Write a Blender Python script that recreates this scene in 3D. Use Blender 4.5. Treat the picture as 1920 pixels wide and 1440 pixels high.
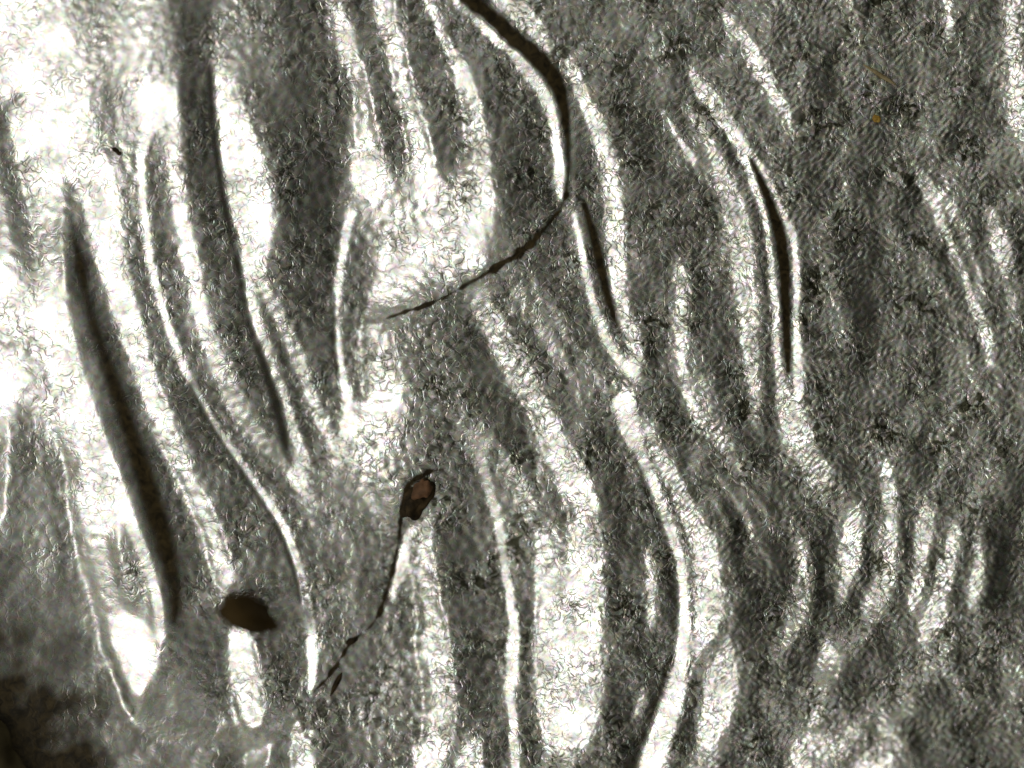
import bpy, math, random
import numpy as np

# ---------------------------------------------------------------- camera, light
# One unit is one millimetre; the frame spans 4.8 x 3.6 mm of a coin's face.
S = 400.0                                   # photo pixels per millimetre
CAM = np.array((0.0, 0.0, 24.0))
LAMP = np.array((-6.2, -0.7, 11.2)); LAMP_R = 2.6

scene = bpy.context.scene
for o in list(bpy.data.objects):
    bpy.data.objects.remove(o)
cam_d = bpy.data.cameras.new('camera'); cam = bpy.data.objects.new('camera', cam_d)
scene.collection.objects.link(cam); cam.location = CAM
cam_d.sensor_width = 36.0
cam_d.lens = 36.0 * CAM[2] / 4.8
cam_d.clip_start = 0.1; cam_d.clip_end = 500
cam_d.dof.use_dof = True
cam_d.dof.focus_distance = CAM[2]
cam_d.dof.aperture_fstop = cam_d.lens * 1e-3 / 3.6
scene.camera = cam

world = bpy.data.worlds.new('World'); scene.world = world; world.use_nodes = True
bg = world.node_tree.nodes['Background']
# dim surroundings, unevenness added so the metal reflects mottled tones
wt = world.node_tree; wn = wt.nodes.new('ShaderNodeTexNoise'); wc = wt.nodes.new('ShaderNodeTexCoord')
wn.inputs['Scale'].default_value = 8.0; wn.inputs['Detail'].default_value = 3.0
wr = wt.nodes.new('ShaderNodeValToRGB'); wr.color_ramp.elements[0].position = 0.36; wr.color_ramp.elements[1].position = 0.66
wr.color_ramp.elements[0].color = (0.016, 0.015, 0.009, 1); wr.color_ramp.elements[1].color = (0.42, 0.42, 0.375, 1)
we = wr.color_ramp.elements.new(0.5); we.color = (0.130, 0.131, 0.096, 1)
wt.links.new(wc.outputs['Generated'], wn.inputs['Vector']); wt.links.new(wn.outputs['Fac'], wr.inputs[0]); 
ws = wt.nodes.new('ShaderNodeSeparateXYZ'); wt.links.new(wc.outputs['Generated'], ws.inputs[0])
wg = wt.nodes.new('ShaderNodeMapRange'); wg.interpolation_type = 'SMOOTHSTEP'      # gradient added so flanks facing right reflect darker surroundings
wg.inputs[1].default_value = -0.5; wg.inputs[2].default_value = 0.75; wg.inputs[3].default_value = 1.7; wg.inputs[4].default_value = 0.17
wt.links.new(ws.outputs[0], wg.inputs[0])
wm = wt.nodes.new('ShaderNodeVectorMath'); wm.operation = 'SCALE'
wt.links.new(wr.outputs[0], wm.inputs[0]); wt.links.new(wg.outputs[0], wm.inputs['Scale']); wt.links.new(wm.outputs[0], bg.inputs[0])
bg.inputs[1].default_value = 1.0

def disk_lamp(name, loc, r, radiance, col):
    d = bpy.data.lights.new(name, 'AREA'); d.shape = 'DISK'; d.size = 2 * r
    d.energy = radiance * math.pi * math.pi * r * r; d.color = col
    o = bpy.data.objects.new(name, d); scene.collection.objects.link(o); o.location = loc
    from mathutils import Vector
    o.rotation_euler = Vector(-np.array(loc)).to_track_quat('-Z', 'Y').to_euler()
    return o
disk_lamp('microscope_lamp', LAMP, LAMP_R, 2.8, (1.0, 0.985, 0.95))
disk_lamp('fill_lamp', (1.2, 5.0, 9.0), 1.0, 0.9, (1.0, 0.98, 0.95))  # two unseen fill lamps added to put grey flecks in dark metal
disk_lamp('fill_lamp', (1.8, -5.0, 9.0), 1.0, 0.9, (1.0, 0.98, 0.95))

vs = scene.view_settings
vs.view_transform = 'Standard'; vs.look = 'None'; vs.exposure = 0.0; vs.gamma = 1.0
vs.use_curve_mapping = False

# ---------------------------------------------------------------- node materials
def new_mat(name):
    m = bpy.data.materials.new(name); m.use_nodes = True
    nt = m.node_tree; b = nt.nodes['Principled BSDF']
    return m, nt, b

def silver_material(name, tone=(0.80, 0.79, 0.765), rough=0.29, bump=1.2):
    m, nt, b = new_mat(name); N, L = nt.nodes, nt.links
    tc = N.new('ShaderNodeTexCoord')
    tint = N.new('ShaderNodeTexNoise'); tint.inputs['Scale'].default_value = 46; tint.inputs['Detail'].default_value = 2
    L.new(tc.outputs['Object'], tint.inputs['Vector'])
    mixc = N.new('ShaderNodeMix'); mixc.data_type = 'RGBA'; mixc.blend_type = 'OVERLAY'
    mixc.inputs[0].default_value = 0.6; mixc.inputs[6].default_value = (*tone, 1)
    hs = N.new('ShaderNodeHueSaturation'); hs.inputs['Saturation'].default_value = 2.4; L.new(tint.outputs['Color'], hs.inputs['Color'])
    L.new(hs.outputs['Color'], mixc.inputs[7])
    # blotchy grey-olive tarnish between the polished grains
    tn = N.new('ShaderNodeTexNoise'); tn.inputs['Scale'].default_value = 19; tn.inputs['Detail'].default_value = 3; tn.inputs['Distortion'].default_value = 1.2
    L.new(tc.outputs['Object'], tn.inputs['Vector'])
    tr = N.new('ShaderNodeMapRange'); tr.interpolation_type = 'SMOOTHSTEP'; tr.inputs[1].default_value = 0.53; tr.inputs[2].default_value = 0.40
    L.new(tn.outputs['Fac'], tr.inputs[0])
    tg = N.new('ShaderNodeAttribute'); tg.attribute_name = 'grit'
    tm = N.new('ShaderNodeMath'); tm.operation = 'MULTIPLY'; L.new(tr.outputs[0], tm.inputs[0]); L.new(tg.outputs['Fac'], tm.inputs[1])
    tx = N.new('ShaderNodeMix'); tx.data_type = 'RGBA'; tx.inputs[7].default_value = (0.13, 0.128, 0.09, 1)
    L.new(tm.outputs[0], tx.inputs[0]); L.new(mixc.outputs[2], tx.inputs[6])
    L.new(tx.outputs[2], b.inputs['Base Color'])
    b.inputs['Metallic'].default_value = 1.0
    rn = N.new('ShaderNodeTexNoise'); rn.inputs['Scale'].default_value = 9; rn.inputs['Detail'].default_value = 4
    L.new(tc.outputs['Object'], rn.inputs['Vector'])
    mr = N.new('ShaderNodeMapRange'); mr.inputs[1].default_value = 0.3; mr.inputs[2].default_value = 0.7
    mr.inputs[3].default_value = rough * 0.7; mr.inputs[4].default_value = rough * 1.35
    L.new(rn.outputs['Fac'], mr.inputs[0]); L.new(mr.outputs[0], b.inputs['Roughness'])
    n1 = N.new('ShaderNodeTexNoise'); n1.inputs['Scale'].default_value = 22; n1.inputs['Detail'].default_value = 3
    n1.inputs['Roughness'].default_value = 0.55; n1.inputs['Distortion'].default_value = 0.8
    L.new(tc.outputs['Object'], n1.inputs['Vector'])
    # wormy creases between flat worn grains, over a gentle undulation
    n2 = N.new('ShaderNodeTexNoise'); n2.inputs['Scale'].default_value = 22; n2.inputs['Detail'].default_value = 1.5
    n2.inputs['Distortion'].default_value = 0.6
    L.new(tc.outputs['Object'], n2.inputs['Vector'])
    sb = N.new('ShaderNodeMath'); sb.operation = 'SUBTRACT'; sb.inputs[1].default_value = 0.5; L.new(n2.outputs['Fac'], sb.inputs[0])
    ab = N.new('ShaderNodeMath'); ab.operation = 'ABSOLUTE'; L.new(sb.outputs[0], ab.inputs[0])
    cr = N.new('ShaderNodeMapRange'); cr.interpolation_type = 'SMOOTHSTEP'; cr.inputs[2].default_value = 0.08; L.new(ab.outputs[0], cr.inputs[0])
    sm = N.new('ShaderNodeMath'); sm.operation = 'MULTIPLY_ADD'; sm.inputs[1].default_value = bump
    L.new(n1.outputs['Fac'], sm.inputs[0]); L.new(cr.outputs[0], sm.inputs[2])
    bp = N.new('ShaderNodeBump'); bp.inputs['Strength'].default_value = 1.0; bp.inputs['Distance'].default_value = 0.0016
    ag = N.new('ShaderNodeAttribute'); ag.attribute_name = 'grit'; L.new(ag.outputs['Fac'], bp.inputs['Strength'])
    L.new(sm.outputs[0], bp.inputs['Height']); L.new(bp.outputs[0], b.inputs['Normal'])
    # brown dirt caked in the grooves; the same colour paints shadow along the darkest lines
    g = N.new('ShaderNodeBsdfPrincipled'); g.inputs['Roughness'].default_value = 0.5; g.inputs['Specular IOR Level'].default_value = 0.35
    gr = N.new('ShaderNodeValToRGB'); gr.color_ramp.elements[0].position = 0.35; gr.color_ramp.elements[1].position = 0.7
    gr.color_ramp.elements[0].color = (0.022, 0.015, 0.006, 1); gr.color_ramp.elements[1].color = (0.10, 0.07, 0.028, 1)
    L.new(n1.outputs['Fac'], gr.inputs[0]); L.new(gr.outputs[0], g.inputs['Base Color']); L.new(bp.outputs[0], g.inputs['Normal'])
    at = N.new('ShaderNodeAttribute'); at.attribute_name = 'grime_shade'
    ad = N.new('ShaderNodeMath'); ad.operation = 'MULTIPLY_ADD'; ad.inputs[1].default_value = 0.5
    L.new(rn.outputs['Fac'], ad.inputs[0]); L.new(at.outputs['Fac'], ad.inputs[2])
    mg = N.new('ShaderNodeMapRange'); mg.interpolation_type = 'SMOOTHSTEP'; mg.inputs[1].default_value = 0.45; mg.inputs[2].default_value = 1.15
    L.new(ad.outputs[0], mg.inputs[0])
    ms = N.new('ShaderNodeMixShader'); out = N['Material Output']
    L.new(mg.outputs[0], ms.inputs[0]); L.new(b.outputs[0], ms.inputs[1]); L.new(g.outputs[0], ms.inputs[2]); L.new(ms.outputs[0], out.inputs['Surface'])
    return m

def dirt_material(name, c0, c1, scale, rough=0.7, spec=0.3):
    m, nt, b = new_mat(name); N, L = nt.nodes, nt.links
    tc = N.new('ShaderNodeTexCoord')
    n = N.new('ShaderNodeTexNoise'); n.inputs['Scale'].default_value = scale; n.inputs['Detail'].default_value = 4
    L.new(tc.outputs['Object'], n.inputs['Vector'])
    r = N.new('ShaderNodeValToRGB'); r.color_ramp.elements[0].position = 0.35; r.color_ramp.elements[1].position = 0.68
    r.color_ramp.elements[0].color = (*c0, 1); r.color_ramp.elements[1].color = (*c1, 1)
    L.new(n.outputs['Fac'], r.inputs[0]); L.new(r.outputs[0], b.inputs['Base Color'])
    b.inputs['Roughness'].default_value = rough; b.inputs['Specular IOR Level'].default_value = spec
    bp = N.new('ShaderNodeBump'); bp.inputs['Strength'].default_value = 0.6; bp.inputs['Distance'].default_value = 0.02
    L.new(n.outputs['Fac'], bp.inputs['Height']); L.new(bp.outputs[0], b.inputs['Normal'])
    return m

M_SILVER = silver_material('worn_silver')
M_BROWN = dirt_material('brown_dirt', (0.045, 0.027, 0.008), (0.10, 0.062, 0.02), 12, 0.85, 0.15)
M_RUST = dirt_material('rusty_dirt', (0.10, 0.05, 0.025), (0.34, 0.17, 0.09), 14, 0.6, 0.3)
M_DARK = dirt_material('dark_brown_dirt', (0.014, 0.010, 0.005), (0.10, 0.065, 0.03), 16, 0.7, 0.2)
M_CLUMP = dirt_material('dark_dirt', (0.03, 0.022, 0.01), (0.30, 0.25, 0.14), 2.6, 0.9, 0.1)
M_GOLD = dirt_material('amber_dirt', (0.45, 0.25, 0.04), (0.75, 0.5, 0.12), 30, 0.4)
M_TAN = dirt_material('tan_fibre', (0.32, 0.24, 0.12), (0.5, 0.4, 0.24), 30, 0.6)

# ---------------------------------------------------------------- relief layout
# Where each lock of the struck hair runs on the coin's face, in 1/400 mm from the
# upper left of the view: (kind, facing 0..1, edge softness, [(x, y, width), ...]).
# kind: 's' strand (own part), 'g' groove (own part), 'd' groove filled with dirt, '.' plain modelling of the ground
STROKES = []
def st(kind, v, pts, soft=4.0, jag=1.0):
    STROKES.append((kind, v, pts, soft, jag))

# broad modelling of the ground
st('.', .95, [(20,0,330),(60,150,300),(90,300,220)], 30)
st('.', .95, [(-30,380,60),(-10,480,90),(30,600,150),(70,720,180)], 20)
st('.', .78, [(245,0,170),(245,110,170)], 25)
st('.', .90, [(215,200,150),(220,300,110),(215,360,110)], 25)
st('.', .55, [(204,140,24),(206,250,20),(214,350,18)], 8)
st('.', .48, [(500,0,120),(480,80,120)], 25)
st('.', .66, [(425,-8,50),(428,80,60),(432,150,60)], 22)
st('.', .35, [(570,0,100),(600,140,110),(615,280,110),(605,420,90),(590,540,70),(595,660,60),(600,730,30)], 14)
st('.', .22, [(600,270,50),(605,400,50),(600,520,40)], 14)
st('.', .82, [(690,330,90),(760,400,190),(830,440,230),(770,500,180),(720,550,80)], 22, .5)
st('.', 1.0, [(890,420,110),(860,450,90)], 20)
st('.', 1.0, [(745,480,70),(735,560,60)], 14)
st('.', .52, [(1000,395,70),(950,455,70)], 18)
st('.', .45, [(800,640,150),(800,740,150)], 25)
st('.', .78, [(640,880,120),(700,870,150),(740,840,110)], 25)
st('.', .70, [(650,930,70),(700,940,70)], 20)
st('.', .42, [(640,980,120),(660,1080,130),(650,1160,110)], 20, .4)
st('.', .385, [(60,1130,160),(150,1180,160),(60,1240,160)], 30, .3)
st('.', .385, [(330,1200,150),(320,1290,190),(300,1400,240),(400,1440,200)], 30, .3)
st('.', .42, [(1020,980,160)], 30)
st('.', .48, [(740,1300,110),(720,1400,160)], 25)
st('.', .24, [(1640,790,120),(1700,820,80)], 25)
st('.', .45, [(1740,60,150)], 40)
st('.', .46, [(1500,1380,160),(1640,1400,160)], 30)
st('.', .25, [(1120,870,90),(1160,950,80),(1190,1010,60)], 18)

# left field
st('g', .38, [(-8,235,26),(10,310,36),(35,400,48),(58,480,38),(82,545,24),(92,570,10)], 5)
st('g', .30, [(-10,206,22),(18,196,16),(44,180,10)], 4)
st('s', .96, [(112,300,60),(95,400,55),(100,470,52),(108,560,54),(115,640,110),(140,730,110),(165,810,100),(195,900,90),(215,960,75)], 12)
st('.', .62, [(45,620,18),(52,660,26),(62,700,22)], 10)
st('.', .62, [(75,700,18),(95,760,18)], 8)
st('s', .95, [(8,690,26),(12,760,26),(12,850,24),(8,930,20),(4,1010,14)], 6)
st('g', .40, [(42,770,24),(40,840,46),(36,920,44),(28,1000,30),(22,1050,16)], 9)
st('s', .66, [(80,830,30),(78,930,34),(76,1010,38),(78,1080,26),(88,1100,16)], 16)
st('g', .38, [(98,865,20),(112,930,36),(128,1000,34),(130,1060,22)], 8)
st('s', 1.0, [(165,930,56),(180,1010,54),(198,1060,56),(210,1115,58),(226,1165,48)], 11)
st('.', .46, [(222,1030,24),(242,1090,34),(256,1150,34)], 7)
st('s', 1.0, [(228,920,20),(250,985,20),(272,1045,20),(290,1105,20),(299,1160,20),(300,1195,18)], 3, .3)
st('s', 1.0, [(226,1165,44),(250,1205,86),(256,1245,70),(254,1290,30)], 10, .4)
st('g', .46, [(124,470,8),(136,560,18),(156,650,22),(182,735,24),(212,820,24),(244,905,24),(268,965,22),(295,1040,18),(312,1110,14),(316,1180,12)], 3, .4)
st('g', .36, [(128,352,16),(138,430,36),(158,500,44),(178,570,46),(198,630,50),(222,690,56),(248,762,62),(272,838,66),(294,905,68),(312,965,66),(326,1020,60),(338,1075,50)], 8)
st('d', .04, [(136,440,8),(150,490,18),(164,560,20),(184,625,24),(206,690,30),(230,762,34),(254,838,37),(276,905,40),(294,965,42),(312,1020,42),(326,1075,38),(331,1120,28),(326,1165,14)], 9, .5)
st('.', .40, [(190,540,26),(212,620,30),(240,690,30),(264,750,30),(285,810,28),(318,890,34),(346,970,40),(358,1040,44),(366,1110,40)], 7)
st('s', .97, [(190,330,60),(200,430,60),(212,500,50),(228,560,50),(248,622,50),(268,682,42),(283,733,36),(297,772,36),(313,812,34),(332,852,34),(352,902,26),(376,945,26),(395,990,26),(406,1032,30),(424,1085,36)], 4)
st('g', .40, [(243,395,20),(250,440,24),(262,500,26),(280,575,30),(306,650,32),(332,720,34),(356,790,32),(392,860,38),(430,930,48),(472,1000,56),(505,1070,56),(535,1130,46)], 5)
st('s', .98, [(290,190,70),(284,230,44),(276,262,20),(268,300,15),(268,350,14),(273,410,14),(283,490,14),(300,560,15),(322,632,15),(350,700,15),(385,770,14),(430,838,14),(478,908,15),(520,970,15),(546,1030,15),(566,1100,16),(579,1170,17),(585,1240,16),(582,1292,13)], 2.5, .3)
st('g', .06, [(355,722,6),(392,796,7),(436,864,7),(474,920,7),(510,976,7),(535,1028,8),(552,1080,8),(562,1130,7)], 3, .3)
st('s', .95, [(556,1370,14),(566,1400,26),(574,1450,44)], 6)
st('g', .40, [(290,255,10),(288,310,26),(298,390,34),(312,450,36),(326,520,36),(346,590,38),(376,660,42),(408,730,40),(450,800,34),(498,868,26),(540,912,12)], 4)
st('s', .95, [(318,180,46),(330,250,28),(326,300,30),(334,360,26),(344,420,30),(356,480,34),(368,540,32),(376,600,32),(396,655,32),(424,715,26),(444,762,26),(472,802,24),(502,842,24),(532,874,26),(556,902,32),(572,924,16)], 4)
st('g', .37, [(372,-8,64),(366,60,60),(368,150,54),(374,250,54),(384,330,54),(396,400,58),(410,480,56),(428,560,52),(452,640,44),(482,705,42),(510,770,40),(530,835,26)], 5)
st('s', .95, [(412,130,20),(428,210,50),(450,290,88),(472,370,90),(480,430,76),(472,490,44),(470,520,26)], 8)
st('g', .02, [(394,130,7),(398,210,8),(406,290,8),(418,370,8),(432,440,9),(450,520,10),(466,592,12),(480,640,14),(500,700,17),(518,756,18),(532,818,14),(536,842,6)], 3, .4)
st('s', .97, [(468,510,22),(473,570,18),(488,618,22),(510,672,22),(530,732,21),(546,792,20),(560,832,22),(570,872,28),(568,902,16)], 3)
st('g', .30, [(484,535,8),(508,610,20),(532,690,26),(556,766,22),(580,826,12)], 4)
st('s', .88, [(484,515,18),(514,578,18),(540,632,17),(564,690,19),(582,740,19),(602,790,24),(626,832,28)], 4)

# upper middle locks
st('s', .88, [(618,-8,20),(642,55,36),(660,110,32),(680,160,24),(684,220,32),(690,275,54),(695,330,84)], 6)
st('g', .32, [(684,20,26),(704,110,36),(716,180,38),(736,250,48),(745,308,26)], 6)
st('s', .92, [(712,-8,42),(730,50,32),(746,110,32),(757,155,30),(769,205,28),(782,255,36),(792,300,42),(802,345,56)], 5)
st('g', .33, [(770,-8,34),(790,60,40),(812,130,52),(832,205,62),(838,262,54),(834,315,24)], 6)
st('s', .97, [(798,-8,22),(814,28,17),(829,60,10),(841,92,14),(860,122,26),(880,172,32),(891,222,36),(900,282,38),(902,340,42),(892,410,60)], 4)
st('s', .85, [(878,292,10),(868,318,13),(856,342,14)], 3)
st('g', .29, [(884,40,36),(920,130,66),(954,225,84),(976,300,84),(990,365,60)], 9)
st('.', .10, [(975,300,30),(985,345,30)], 12)
st('s', .90, [(846,-8,16),(888,33,18),(930,70,22),(970,108,22),(1000,150,26),(1028,190,22),(1040,240,18),(1046,290,22),(1052,330,30),(1054,368,24)], 3, .5)
st('s', 1.0, [(924,-8,24),(968,24,28),(1006,58,28),(1034,92,12)], 3, .6)
st('d', .02, [(866,-8,24),(918,30,29),(968,76,31),(1008,110,34),(1040,150,31),(1056,194,19),(1063,250,11),(1066,310,7),(1062,366,5)], 2.5, .5)
st('d', .03, [(1062,366,5),(1044,402,6),(1020,430,7),(984,468,13),(942,494,14),(900,520,10),(850,548,7),(815,566,8),(790,575,5),(760,585,5),(722,598,3)], 2.4, .75)
st('s', .80, [(1073,215,6),(1075,280,6),(1076,372,6)], 2, .2)
st('g', .32, [(1082,190,12),(1092,290,36),(1098,370,38),(1108,450,30),(1128,530,28),(1152,600,18)], 4)
st('d', .05, [(1096,385,12),(1108,425,15),(1122,480,17),(1140,555,16),(1156,612,8)], 4, .4)
st('s', 1.0, [(1066,122,12),(1084,160,18),(1105,210,24),(1125,252,28),(1140,310,30),(1147,350,28),(1152,400,32),(1154,450,36),(1158,520,28),(1167,572,20),(1182,622,25),(1196,672,25)], 3.5)
st('s', 1.0, [(1077,402,9),(1086,450,13),(1100,520,14),(1116,580,14),(1136,630,16),(1158,670,20),(1186,696,26)], 2.5, .3)

# centre
st('s', .97, [(656,400,20),(642,470,18),(632,540,16),(630,620,14),(640,700,16),(656,768,20),(652,805,36)], 3, .5)
st('g', .40, [(692,505,30),(664,575,36),(658,650,26),(670,720,18)], 6)
st('g', .06, [(626,560,5),(623,630,6),(630,700,5)], 3)
st('s', .95, [(700,620,42),(714,690,60),(722,740,72),(712,790,70),(690,832,60)], 9)
st('s', .97, [(672,812,40),(640,846,34),(618,866,14)], 6)
st('g', .24, [(862,585,42),(890,650,56),(922,725,62),(954,795,52),(984,856,46),(1004,890,26)], 9)
st('s', .90, [(890,545,24),(918,600,40),(945,650,46),(976,702,46),(1002,745,42),(1024,795,42),(1050,850,44),(1076,900,60),(1098,942,60)], 5)
st('s', .86, [(1016,830,10),(1018,862,10),(1010,892,8)], 3)
st('s', .80, [(972,545,30),(990,572,18),(1012,612,14),(1036,652,16),(1060,690,16),(1082,718,18)], 4)
st('s', .72, [(1000,545,30),(1026,572,18),(1060,622,14),(1092,672,14),(1124,716,22)], 4)
st('s', .85, [(1090,772,8),(1130,770,12),(1170,762,26)], 4)
st('s', .75, [(1085,735,16),(1130,728,20),(1180,735,30)], 6)
st('s', 1.0, [(1168,758,42),(1185,812,30),(1205,862,20),(1226,912,19),(1246,962,18),(1263,1012,18),(1276,1062,20),(1281,1122,21),(1281,1182,21),(1276,1242,26),(1266,1292,42),(1250,1342,46),(1231,1392,50),(1208,1448,54)], 3, .5)
st('s', .93, [(1216,805,18),(1240,862,24),(1270,912,25),(1291,962,30),(1310,1002,32)], 4)
st('s', .96, [(1318,1020,40),(1328,1070,52),(1332,1120,54),(1324,1172,44),(1310,1220,18)], 5)
st('.', .60, [(1368,1080,22),(1378,1110,20),(1366,1150,18)], 5)
st('s', .97, [(1362,1225,22),(1350,1275,64),(1342,1335,60),(1326,1390,30),(1318,1415,12)], 5)
st('.', .50, [(1342,1270,7),(1338,1310,7)], 3)
st('g', .07, [(1188,850,8),(1210,915,8),(1232,985,8),(1250,1045,7),(1264,1110,9),(1262,1180,10),(1252,1250,10),(1218,1345,15),(1182,1440,22)], 4)
st('s', .58, [(1168,1050,16),(1172,1110,18),(1170,1150,14)], 5)
st('s', .93, [(1216,1036,13),(1220,1100,22),(1223,1160,14),(1216,1176,8)], 3)
st('s', .85, [(1206,1292,16),(1200,1320,20),(1192,1344,12)], 3)
st('s', .98, [(1016,1000,26),(1026,1045,50),(1036,1090,70)], 6)
st('s', 1.0, [(1092,990,40),(1098,1040,60),(1078,1100,106),(1066,1180,126),(1064,1250,128),(1066,1310,126),(1062,1360,100),(1040,1396,50)], 5)
st('.', .52, [(1056,1040,14),(1056,1075,26),(1048,1132,14)], 5)
st('.', .70, [(1100,1290,10),(1082,1310,9)], 4)
st('g', .34, [(990,1010,22),(986,1100,24),(984,1200,22),(986,1300,24),(990,1440,28)], 4)
st('s', .98, [(898,850,14),(914,910,14),(930,962,14),(941,1022,14),(950,1082,14),(958,1132,16),(964,1172,18),(962,1222,26),(960,1270,24),(955,1302,15),(962,1352,17),(967,1448,18)], 2.5, .4)
st('s', .84, [(866,796,28),(884,822,44),(910,836,34)], 5)
st('s', .78, [(938,850,18),(960,892,25),(984,940,26),(1000,972,22)], 5)
st('s', .97, [(766,996,14),(757,1040,22),(748,1075,22),(734,1108,10)], 3, .5)
st('s', .95, [(796,985,18),(794,1050,34),(801,1110,36),(810,1160,30),(816,1210,58),(826,1270,46),(826,1330,46),(822,1390,46),(806,1420,60)], 5)
st('s', .52, [(888,1000,14),(902,1060,22),(890,1110,14)], 6)
st('g', .27, [(868,970,50),(862,1050,60),(874,1130,66),(892,1200,54),(886,1280,50),(892,1345,40)], 8)
st('s', .95, [(890,1400,44),(876,1448,60)], 6)
st('d', .05, [(838,878,3),(805,886,8),(772,902,10),(756,935,8),(750,990,6),(740,1050,6),(725,1110,7),(705,1160,8),(688,1182,5),(655,1208,5),(620,1265,7),(588,1297,5)], 2.4, .6)
st('s', 1.0, [(448,1180,34),(452,1215,46),(457,1262,50),(466,1312,50),(472,1352,32)], 4, .6)
st('s', .80, [(498,1410,16),(470,1424,26)], 5)
st('g', .10, [(396,1296,22),(408,1306,16)], 6)

# right-hand locks
st('s', .86, [(1362,35,14),(1394,74,22),(1420,116,30),(1442,160,30),(1466,202,24),(1482,232,16)], 5)
st('s', .85, [(1244,212,7),(1270,255,10),(1302,304,12)], 2.5, .5)
st('s', .72, [(1290,200,22),(1332,266,30),(1352,320,32),(1372,372,42),(1387,432,48),(1396,502,48),(1401,562,42),(1406,622,36),(1411,682,30),(1416,742,26),(1417,792,18)], 6)
st('g', .15, [(1310,180,10),(1350,250,18),(1384,312,24),(1408,372,22),(1430,450,18),(1438,552,14),(1436,652,13),(1440,742,13),(1452,800,18)], 4)
st('s', .98, [(1296,138,12),(1320,174,30),(1346,206,32),(1370,242,26),(1386,276,20),(1401,312,17),(1416,352,14),(1430,392,12),(1440,452,13),(1448,522,12),(1454,582,11),(1457,662,11),(1464,722,14),(1482,782,44),(1496,822,56),(1512,852,46),(1536,882,38),(1546,908,24)], 3, .6)
st('s', .85, [(1384,250,12),(1412,296,12),(1432,326,10),(1448,352,9),(1466,395,10),(1480,425,15),(1490,465,14),(1493,542,15),(1493,622,14),(1496,690,18),(1496,745,18)], 3, .5)
st('s', .62, [(1418,238,10),(1438,272,12),(1446,318,8)], 4)
st('d', .02, [(1408,300,7),(1430,350,12),(1447,392,16),(1461,442,22),(1470,502,19),(1473,582,15),(1475,642,14),(1478,695,8)], 2.5, .3)
st('s', .86, [(1276,505,22),(1278,560,28),(1275,622,22),(1279,682,18),(1291,742,20),(1312,795,14)], 5)
st('s', .72, [(1318,712,16),(1334,775,24),(1350,826,38),(1368,852,22)], 6)
st('s', .86, [(1774,-8,22),(1778,30,22),(1779,58,12)], 4)
st('s', .88, [(1894,-8,24),(1900,90,26),(1908,160,36),(1914,235,38),(1926,260,20)], 5)
st('s', .66, [(1848,148,12),(1868,132,16),(1888,116,18)], 5)
st('s', .88, [(1722,335,14),(1744,366,24),(1766,412,16),(1786,462,14),(1806,502,14),(1826,562,15),(1842,602,22),(1852,642,20),(1858,684,12)], 3.5)
st('s', .80, [(1760,358,16),(1778,380,16),(1792,406,14),(1811,445,12),(1830,502,14),(1847,556,12)], 3.5)
st('g', .20, [(1770,392,6),(1790,432,9),(1810,480,9),(1826,520,6)], 3)
st('s', .58, [(1724,478,18),(1756,522,24),(1782,572,18),(1801,622,18),(1810,685,14)], 7)
st('s', .90, [(1862,408,24),(1878,458,36),(1886,502,30)], 5)
st('s', .75, [(1896,540,18),(1904,585,24),(1914,630,14)], 6)
st('.', .14, [(1630,480,40),(1640,520,30)], 14)
st('s', 1.0, [(1598,975,34),(1594,1035,40),(1586,1090,28),(1574,1118,18)], 5)
st('s', .76, [(1652,978,12),(1646,1040,15)], 4)
st('s', 1.0, [(1657,872,12),(1665,910,25),(1670,960,16),(1676,1020,20)], 4)
st('s', 1.0, [(1670,1045,26),(1664,1078,36),(1650,1115,42),(1634,1152,36)], 5)
st('s', 1.0, [(1738,960,28),(1730,1020,30),(1724,1060,20)], 5)
st('s', 1.0, [(1726,1082,24),(1716,1108,32),(1710,1134,16)], 5)
st('s', 1.0, [(1789,990,24),(1778,1050,26),(1763,1105,30),(1751,1150,36),(1734,1196,16)], 5)
st('s', 1.0, [(1828,1005,12),(1831,1060,20),(1821,1122,28)], 4)
st('s', .58, [(1842,890,28),(1822,940,20)], 8)
st('s', 1.0, [(1504,1022,18),(1511,1088,25),(1506,1138,22),(1487,1178,25),(1470,1208,12)], 5)
st('s', .92, [(1556,1218,26),(1562,1244,36),(1564,1266,18)], 6)
st('g', .12, [(1532,1060,16),(1550,1130,22),(1530,1190,20),(1500,1250,14)], 9)
st('g', .05, [(1662,1172,22),(1640,1215,44),(1600,1272,60),(1580,1320,34)], 14)
st('g', .12, [(1440,1030,30),(1432,1110,46),(1410,1190,24)], 10)
st('s', 1.0, [(1496,1436,40),(1510,1400,44),(1560,1396,44),(1600,1372,30)], 8)
st('s', .90, [(1660,1376,30),(1684,1392,24)], 5)
st('s', 1.0, [(1620,1440,50),(1660,1425,50),(1700,1440,40)], 7)
st('s', .80, [(1524,1352,12),(1536,1328,12)], 3)
st('g', .14, [(1690,1420,14),(1740,1412,22),(1790,1380,40),(1830,1370,40)], 12)
for x0, y0, x1, y1 in [(1345,892,1398,968),(1376,930,1424,1012),(1400,990,1446,1062),(1392,905,1440,968),(1330,925,1362,985)]:
    st('s', .70, [(x0, y0, 5), ((x0+x1)/2, (y0+y1)/2, 8), (x1, y1, 4)], 2.5, .4)
    st('g', .20, [(x0+16, y0, 7), ((x0+x1)/2+16, (y0+y1)/2, 11), (x1+16, y1, 6)], 3, .4)

# ---------------------------------------------------------------- relief heights
STEP = 3.0                                   # grid spacing in photo pixels
PX, PY = 96, 72                              # cells of relief beyond the frame
W0, H0 = 640, 480
NX, NY = W0 + 2 * PX + 1, H0 + 2 * PY + 1
rng = np.random.default_rng(7)

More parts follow.
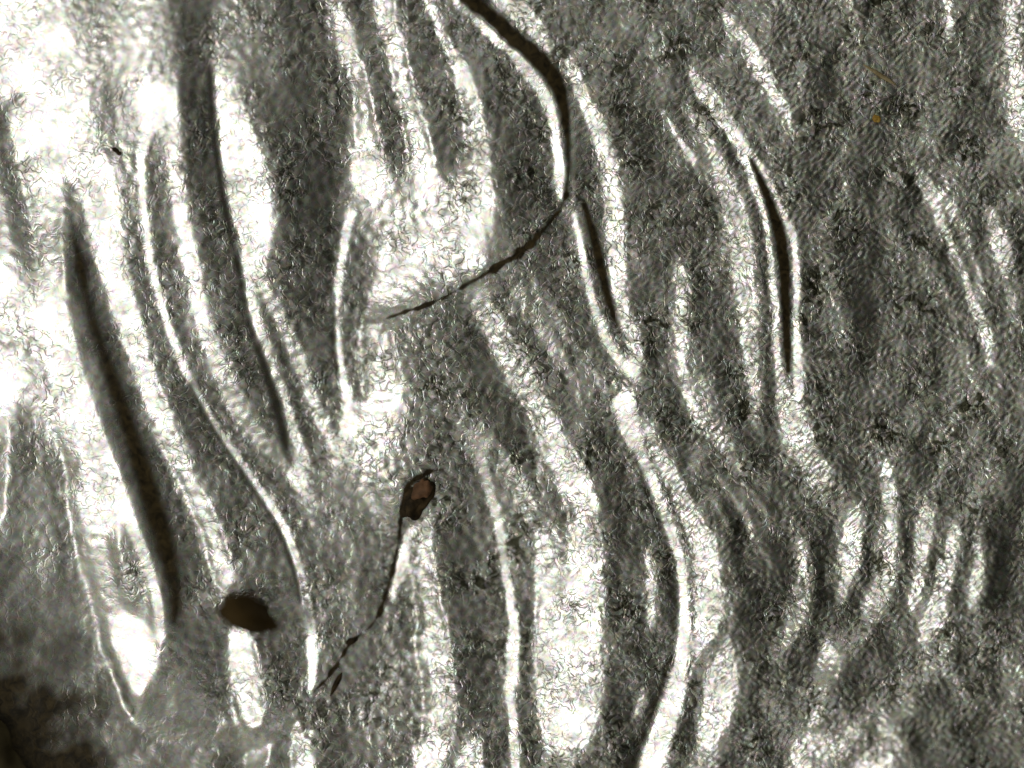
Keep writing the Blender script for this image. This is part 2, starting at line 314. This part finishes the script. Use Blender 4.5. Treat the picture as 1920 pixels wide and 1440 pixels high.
gx = (np.arange(NX) - PX) * STEP             # photo px
gy = (np.arange(NY) - PY) * STEP
GX, GY = np.meshgrid(gx, gy)
fx = np.fft.fftfreq(NX, STEP)[None, :]; fy = np.fft.fftfreq(NY, STEP)[:, None]

def band_noise(wave, spread=0.35, aniso=None):
    """smooth noise whose grains are about half `wave` photo pixels across"""
    f = np.fft.fft2(rng.standard_normal((NY, NX)))
    if aniso:
        a, k = aniso; c, s = math.cos(a), math.sin(a)
        u = fx * c + fy * s; w = (-fx * s + fy * c) / k
        r = np.sqrt(u * u + w * w)
    else:
        r = np.sqrt(fx * fx + fy * fy)
    r = np.maximum(r, 1e-9)
    f *= np.exp(-(np.log(r * wave) / spread) ** 2)
    n = np.real(np.fft.ifft2(f)); return n / n.std()

jagn = band_noise(26) * 2.2 + band_noise(60) * 1.8
B = np.full((NY, NX), 0.36); IDS = np.full((NY, NX), -1, int); GRIME_SHADE = np.zeros((NY, NX))
TEX = np.clip(0.55 + 0.45 * (GX + 0.2 * GY - 250) / 700, 0.28, 1.0)

def densify(pts, n=4):
    if len(pts) < 3:
        return [tuple(map(float, p)) for p in pts] if len(pts) > 1 else [pts[0], pts[0]]
    P = np.array(pts, float); P = np.vstack((2*P[0]-P[1], P, 2*P[-1]-P[-2])); out = []
    for i in range(1, len(P) - 2):
        for t in np.linspace(0, 1, n, endpoint=False):
            a, b, c, d = P[i-1], P[i], P[i+1], P[i+2]
            q = 0.5 * (2*b + (c-a)*t + (2*a-5*b+4*c-d)*t*t + (3*b-a-3*c+d)*t**3)
            q[2] = b[2] + (c[2]-b[2]) * t
            out.append(tuple(q))
    out.append(tuple(P[-2])); return out

for si, (kind, v, pts, soft, jag) in enumerate(STROKES):
    if kind == 's' and min(p[0] for p in pts) > 1480 and min(p[1] for p in pts) > 860:
        pts = [(x, y, w * 1.12) for x, y, w in pts]
    if kind == 's' and min(p[0] for p in pts) > 1240: v = min(1.0, v + .10)
    D = densify(pts); A = np.array(D); m = A[:, 2].max() / 2 + soft * 4 + 12
    i0 = int(max(0, (A[:, 0].min() - m) / STEP + PX)); i1 = int(min(NX, (A[:, 0].max() + m) / STEP + PX + 2))
    j0 = int(max(0, (A[:, 1].min() - m) / STEP + PY)); j1 = int(min(NY, (A[:, 1].max() + m) / STEP + PY + 2))
    if i1 <= i0 or j1 <= j0: continue
    X, Y = GX[j0:j1, i0:i1], GY[j0:j1, i0:i1]
    sd = np.full(X.shape, 1e9)
    for a, b in zip(A[:-1], A[1:]):
        d = b[:2] - a[:2]; L2 = max(d @ d, 1e-6)
        t = np.clip(((X - a[0]) * d[0] + (Y - a[1]) * d[1]) / L2, 0, 1)
        q = np.hypot(X - a[0] - t * d[0], Y - a[1] - t * d[1]) - (a[2] + (b[2] - a[2]) * t) / 2
        np.minimum(sd, q, out=sd)
    sd = sd + jagn[j0:j1, i0:i1] * jag * 0.75
    al = 1 / (1 + np.exp(np.clip(sd / (soft * 0.45 * (1.75 if jag >= 1 else 1.1) * (1.6 if A[:, 0].mean() < 420 and jag >= .5 else 1.0)), -30, 30)))
    B[j0:j1, i0:i1] = B[j0:j1, i0:i1] * (1 - al) + v * al
    ag = 1 / (1 + np.exp(np.clip(sd / (soft * 0.45 + 0.10 * max(0, A[:, 2].mean() - 10)), -30, 30)))
    GRIME_SHADE[j0:j1, i0:i1] *= 1 - al
    if kind == 'd': GRIME_SHADE[j0:j1, i0:i1] += ag
    if kind == 'g' and v < .1 and soft < 8: GRIME_SHADE[j0:j1, i0:i1] += ag * .55  # darkest edge lines: shadow painted in together with dirt
    if kind != '.':
        IDS[j0:j1, i0:i1][sd < 1.0] = si
    else:
        sub = IDS[j0:j1, i0:i1]; sub[(sd < 0) & (v > .3)] = -1
    if kind == 's' and v > .78 and jag >= 0.55:
        TEX[j0:j1, i0:i1] *= 1 - 0.2 * al
    if jag < 0.55:
        TEX[j0:j1, i0:i1] *= 1 - (0.65 if kind != '.' else 0.35) * al

# brown dirt smeared over the lower left corner, thinning outwards
su, sw = (GX + 10) * .64 + (GY - 1430) * .77, -(GX + 10) * .77 + (GY - 1430) * .64
GRIME_SHADE = np.maximum(GRIME_SHADE, 1.15 * np.exp(-np.maximum(np.hypot(su / 330, sw / 215) + 0.10 * band_noise(120, .6) + .05 * band_noise(50, .5), 0) ** 2.2))

# the relief goes on past the frame: carry the edge structure outwards
def mirror(a):
    return np.pad(a[PY:NY-PY, PX:NX-PX], ((PY, PY), (PX, PX)), mode='reflect')
def blur(a, px):
    return np.real(np.fft.ifft2(np.fft.fft2(a) * np.exp(-2 * (math.pi * px) ** 2 * (fx * fx + fy * fy))))
B = B + 0.38 * np.maximum(blur(B, 17) - B, 0) * np.clip((B - .06) / .22, 0, 1)      # rounded shoulders
RG = np.clip((GX + 0.2 * GY - 1000) / 500, 0.3, 1) * np.clip((.62 - B) / .2, 0, 1) * np.clip(B / .25, 0, 1)
B = np.clip(B + RG * (0.10 * band_noise(130, .6) + 0.07 * band_noise(50, .5) - 0.055), 0, 1)
B = mirror(B)
SOFTC = np.exp(-(np.hypot(GX + 60, GY - 1500) / 620) ** 4)     # smooth hollow towards the lower left
TEX = TEX * (1 - 0.35 * SOFTC)

# grain of the worn metal: wormy lines in the bright flanks, flecks in the dark ones
n1 = band_noise(24, .35); n2 = band_noise(22, .6, (math.radians(40), 1.8)); n3 = band_noise(22, .6, (math.radians(-50), 1.8))
n4 = band_noise(110, .5)
mix = 1 / (1 + np.exp(-3 * n4)); right = np.clip((GX - 800) / 700, 0, 1)
GRAIN = (n1 * (1 - right) + (n2 * mix + n3 * (1 - mix)) * right * 1.4) * TEX * 0.0008
GRIT = np.clip(TEX * (0.62 + 0.22 * band_noise(160, .6)), 0.12, 1)

WX = (GX - 960) / S; WY = (720 - GY) / S
def unit(v): return v / np.linalg.norm(v, axis=-1, keepdims=True)
P = np.stack((WX, WY, np.zeros_like(WX)), -1)
hv = unit(unit(CAM - P) + unit(LAMP - P))
ghx = -hv[..., 0] / hv[..., 2]; ghy = -hv[..., 1] / hv[..., 2]
# tilt away from the lamp's mirror direction wanted for each facing
TILT = ([0, .1, .3, .5, .75, 1.0], [.78, .62, .46, .30, .13, .0])
DW = STEP / S
kx = 2 * math.pi * np.fft.rfftfreq(NX, DW)[None, :]; ky = 2 * math.pi * np.fft.fftfreq(NY, DW)[:, None]
K2 = kx * kx + ky * ky
LOWF = np.fft.rfft2(-0.10 * SOFTC); lam = 0.3
ITER = 260
LP = np.exp(-K2 * (3.2 / S) ** 2 / 2)
dq = np.interp(B, *TILT)
BF = np.fft.rfft2(B) * np.exp(-K2 * (9.0 / S) ** 2 / 2)
bx, by = np.fft.irfft2(1j * kx * BF, s=(NY, NX)), np.fft.irfft2(-1j * ky * BF, s=(NY, NX)); bn = np.hypot(bx, by) + 0.3
wx = np.clip((ghx + .10) / .10, 0, 1)        # flanks turned from the lamp fall away across the lock
vx, vy = -wx + (1 - wx) * bx / bn, (1 - wx) * by / bn
dark = np.clip((.65 - B) / .3, 0, 1)
px_, py_ = ghx + dq * vx, ghy + dq * vy
for it in range(ITER):
    F = -1j * kx * np.fft.rfft2(px_) + 1j * ky * np.fft.rfft2(py_)
    HF = (F + lam * LOWF) / (K2 + lam)
    HF *= LP if it < ITER - 1 else np.sqrt(LP)
    zx = np.fft.irfft2(1j * kx * HF, s=(NY, NX)); zy = np.fft.irfft2(-1j * ky * HF, s=(NY, NX))
    ex, ey = zx - ghx, zy - ghy; e = np.hypot(ex, ey) + 1e-6
    want = np.where(B > .85, 0.0, np.where(B < .40, np.clip(e, dq, dq * 2.2), np.clip(e, dq * .85, dq * 1.15)))
    want = e + (want - e) * np.where(B > .8, 1.95, np.where(B < .42, 1.25, 1.0))
    ux, uy = ex / e + 0.9 * dark * vx, ey / e + 0.9 * dark * vy
    un = np.hypot(ux, uy) + 1e-6
    px_ = ghx + ux / un * want; py_ = ghy + uy / un * want
Z = np.fft.irfft2(HF, s=(NY, NX))
SB = np.exp(-(np.hypot(GX + 60, GY - 1500) / 270) ** 4)
Z += SB * (np.fft.irfft2(HF * np.exp(-K2 * (22.0 / S) ** 2 / 2), s=(NY, NX)) - Z)
Z += GRAIN
print('relief range', Z[PY:-PY, PX:-PX].min(), Z[PY:-PY, PX:-PX].max(), 'err', np.abs(e - want).mean())
Z -= np.median(Z[PY:-PY, PX:-PX])
Z0 = float(Z[PY:-PY, PX:-PX].min()) - 0.02
edge = np.minimum(np.minimum(np.arange(NX)[None, :], NX - 1 - np.arange(NX)[None, :]),
                  np.minimum(np.arange(NY)[:, None], NY - 1 - np.arange(NY)[:, None])) / 30.0
edge = np.clip(edge, 0, 1); edge = edge * edge * (3 - 2 * edge)
Z = (Z0 + 0.004) + (Z - Z0 - 0.004) * edge
zx = np.gradient(Z, DW, axis=1); zy = -np.gradient(Z, DW, axis=0)
NRM = unit(np.stack((-zx, -zy, np.ones_like(zx)), -1)).reshape(-1, 3)
VERT = np.stack((WX, WY, Z), -1).reshape(-1, 3)

# ---------------------------------------------------------------- helpers for objects
def link(o, parent=None):
    scene.collection.objects.link(o)
    if parent: o.parent = parent
    return o

def patch(name, mask, mat, parent, skirt=0.05):
    """one piece of the struck face, with sides going down into the coin"""
    jj, ii = np.nonzero(mask)
    a = jj * NX + ii
    quads = np.stack((a + NX, a + NX + 1, a + 1, a), -1)
    used, inv = np.unique(quads, return_inverse=True); inv = inv.reshape(-1, 4)
    pad = np.pad(mask, 1)
    sides = []
    for dj, di, k0, k1 in ((1, 0, 0, 1), (-1, 0, 2, 3), (0, 1, 1, 2), (0, -1, 3, 0)):
        open_ = ~pad[jj + 1 + dj, ii + 1 + di]
        sides.append(np.stack((quads[open_, k0], quads[open_, k1]), -1))
    sides = np.concatenate(sides)
    su, sinv = np.unique(sides, return_inverse=True); sinv = sinv.reshape(-1, 2)
    nv, ns = len(used), len(su)
    low = VERT[su].copy(); low[:, 2] -= skirt
    verts = np.concatenate((VERT[used], VERT[su], low))
    sq = np.stack((sinv[:, 1] + nv, sinv[:, 0] + nv, sinv[:, 0] + nv + ns, sinv[:, 1] + nv + ns), -1)
    faces = np.concatenate((inv, sq))
    me = bpy.data.meshes.new(name)
    me.vertices.add(len(verts)); me.vertices.foreach_set('co', verts.astype(np.float32).ravel())
    me.loops.add(faces.size); me.loops.foreach_set('vertex_index', faces.astype(np.int32).ravel())
    me.polygons.add(len(faces)); me.polygons.foreach_set('loop_start', np.arange(0, faces.size, 4, dtype=np.int32))
    me.update(calc_edges=True)
    me.polygons.foreach_set('use_smooth', np.ones(len(faces), bool))
    nn = np.zeros((len(verts), 3), np.float32); nn[:nv] = NRM[used]
    me.normals_split_custom_set_from_vertices(nn)
    gv = np.zeros(len(verts), np.float32); gv[:nv] = GRIME_SHADE.ravel()[used]; gv[nv:nv+ns] = GRIME_SHADE.ravel()[su]
    me.attributes.new('grime_shade', 'FLOAT', 'POINT').data.foreach_set('value', gv)
    gv = np.zeros(len(verts), np.float32); gv[:nv] = GRIT.ravel()[used]
    me.attributes.new('grit', 'FLOAT', 'POINT').data.foreach_set('value', gv)
    me.materials.append(mat)
    return link(bpy.data.objects.new(name, me), parent)

def tag(o, label, cat, group=None):
    o['label'] = label; o['category'] = cat
    if group: o['group'] = group
    return o

# ---------------------------------------------------------------- the coin
coin = bpy.data.objects.new('silver_coin', None); link(coin)
tag(coin, 'worn silver coin face with flowing hair strands struck in relief', 'coin')

CID = IDS[:-1, :-1].copy()                  # per cell
counts = {}
for k in np.unique(CID):
    if k >= 0: counts[k] = int((CID == k).sum())
ground = np.ones_like(CID, bool)

def pieces(mask):
    """connected pieces of a region of cells"""
    left = set(map(tuple, np.argwhere(mask))); out = []
    while left:
        todo = [left.pop()]; comp = []
        while todo:
            j, i = todo.pop(); comp.append((j, i))
            for n in ((j+1, i), (j-1, i), (j, i+1), (j, i-1)):
                if n in left: left.remove(n); todo.append(n)
        if len(comp) >= 20:
            m = np.zeros_like(mask); c = np.array(comp); m[c[:, 0], c[:, 1]] = True; out.append(m)
    return out

for k, c in counts.items():
    kind = STROKES[k][0]
    for m in pieces(CID == k):
        ground &= ~m
        o = patch('hair_strand' if kind == 's' else 'groove', m, M_SILVER, coin)
        if kind == 'd': o['label'] = 'dark groove filled with brown dirt'
patch('struck_face', ground, M_SILVER, coin)

# disc of the coin underneath, with its rim
import bmesh
def disc_mesh(name, cx, cy, prof, n=160):
    bm = bmesh.new(); rings = []
    for r, z in prof:
        rings.append([bm.verts.new((cx + r * math.cos(2*math.pi*i/n), cy + r * math.sin(2*math.pi*i/n), z)) for i in range(n)])
    for a, b in zip(rings[:-1], rings[1:]):
        for i in range(n):
            bm.faces.new((a[i], a[(i+1) % n], b[(i+1) % n], b[i]))
    bm.faces.new(rings[-1]); bm.faces.new(list(reversed(rings[0])))
    bm.normal_update(); me = bpy.data.meshes.new(name); bm.to_mesh(me); bm.free(); return me
me = disc_mesh('coin_disc', 1.2, -1.0, [(8.8, Z0-1.3), (8.95, Z0-1.2), (8.95, Z0+.05), (8.85, Z0+.12), (8.4, Z0+.12), (8.25, Z0), (7.0, Z0 - .002)])
me.materials.append(M_SILVER); link(bpy.data.objects.new('coin_disc', me), coin)

# ---------------------------------------------------------------- dirt on the coin
def height_at(x, y):
    i = int(round(x / STEP)) + PX; j = int(round(y / STEP)) + PY
    return float(Z[np.clip(j, 0, NY-1), np.clip(i, 0, NX-1)])

def lump(name, x, y, rx, ry, rz, ang, mat, label, cat, seed, rough=0.25, sub=4, lift=0.0, group=None, up=0.4, flat=0.5):
    """irregular crumb of dirt resting on the relief; sizes in photo pixels"""
    r = random.Random(seed); bm = bmesh.new(); bmesh.ops.create_icosphere(bm, subdivisions=sub, radius=1)
    waves = [(np.array([r.gauss(0, 1) for _ in range(3)]) * f, r.uniform(0, 6.28), rough / f ** .8) for f in (1.2, 1.6, 2.2, 3.0, 4.2, 6.0) for _ in range(2)]
    ca, sa = math.cos(ang), math.sin(ang)
    for vtx in bm.verts:
        c = np.array(vtx.co); k = 1 + sum(a * math.sin(float(w @ c) + p) for w, p, a in waves) * .5
        q = c * k * np.array((rx, ry, rz)) / S
        if q[2] < 0: q[2] *= flat
        vtx.co = (q[0]*ca - q[1]*sa, q[0]*sa + q[1]*ca, q[2])
    me = bpy.data.meshes.new(name); bm.to_mesh(me); bm.free()
    me.polygons.foreach_set('use_smooth', np.ones(len(me.polygons), bool)); me.materials.append(mat)
    o = bpy.data.objects.new(name, me); link(o)
    o.location = ((x-960)/S, (720-y)/S, height_at(x, y) + rz / S * up * .5 + lift)
    return tag(o, label, cat, group)

lump('dirt_grain', 468, 1142, 64, 38, 110, math.radians(-14), M_BROWN, 'smooth dark brown dirt grain beside the thin bright strand, lower left', 'dirt', 3, .34, 4, .24, flat=1.4)
flake = lump('dirt_flake', 782, 936, 25, 46, 16, math.radians(-28), M_DARK, 'dark rimmed brown dirt flake with an orange middle at the head of the curved crack', 'dirt', 5, .30)
spot = lump('orange_middle', 794, 916, 16, 22, 12, math.radians(-24), M_RUST, '', '', 9, .35)
for k in ('label', 'category'): del spot[k]
spot.location = (spot.location.x - flake.location.x, spot.location.y - flake.location.y, 0.032); spot.parent = flake
lump('dirt_clump', -20, 1432, 130, 80, 90, math.radians(-50), M_CLUMP, 'blurred dark brown dirt clump in the bottom left corner', 'dirt', 17, .34, 5, .12, flat=1.0)
lump('dirt_crumb', 657, 1204, 10, 6, 5, .5, M_DARK, 'small dark brown crumb in the crack, left of its lower bend', 'dirt', 21, .35, 3)
lump('dirt_crumb', 630, 1284, 4, 20, 5, -.5, M_DARK, 'slender brown crumb beside the lower end of the crack', 'dirt', 22, .35, 3)
lump('amber_speck', 1645, 223, 6, 7, 5, 0, M_GOLD, 'tiny amber yellow speck on the dark upper right field', 'dirt', 23, .35, 3)
lump('dirt_speck', 222, 285, 8, 5, 4, -.6, M_DARK, 'tiny dark brown speck on the white upper left field', 'dirt', 24, .35, 3)
lump('tan_fibre', 1652, 142, 36, 4, 4, -.55, M_TAN, 'short straight tan fibre lying on the upper right field', 'fibre', 25, .12, 3)
print('OBJECTS', len(bpy.data.objects))
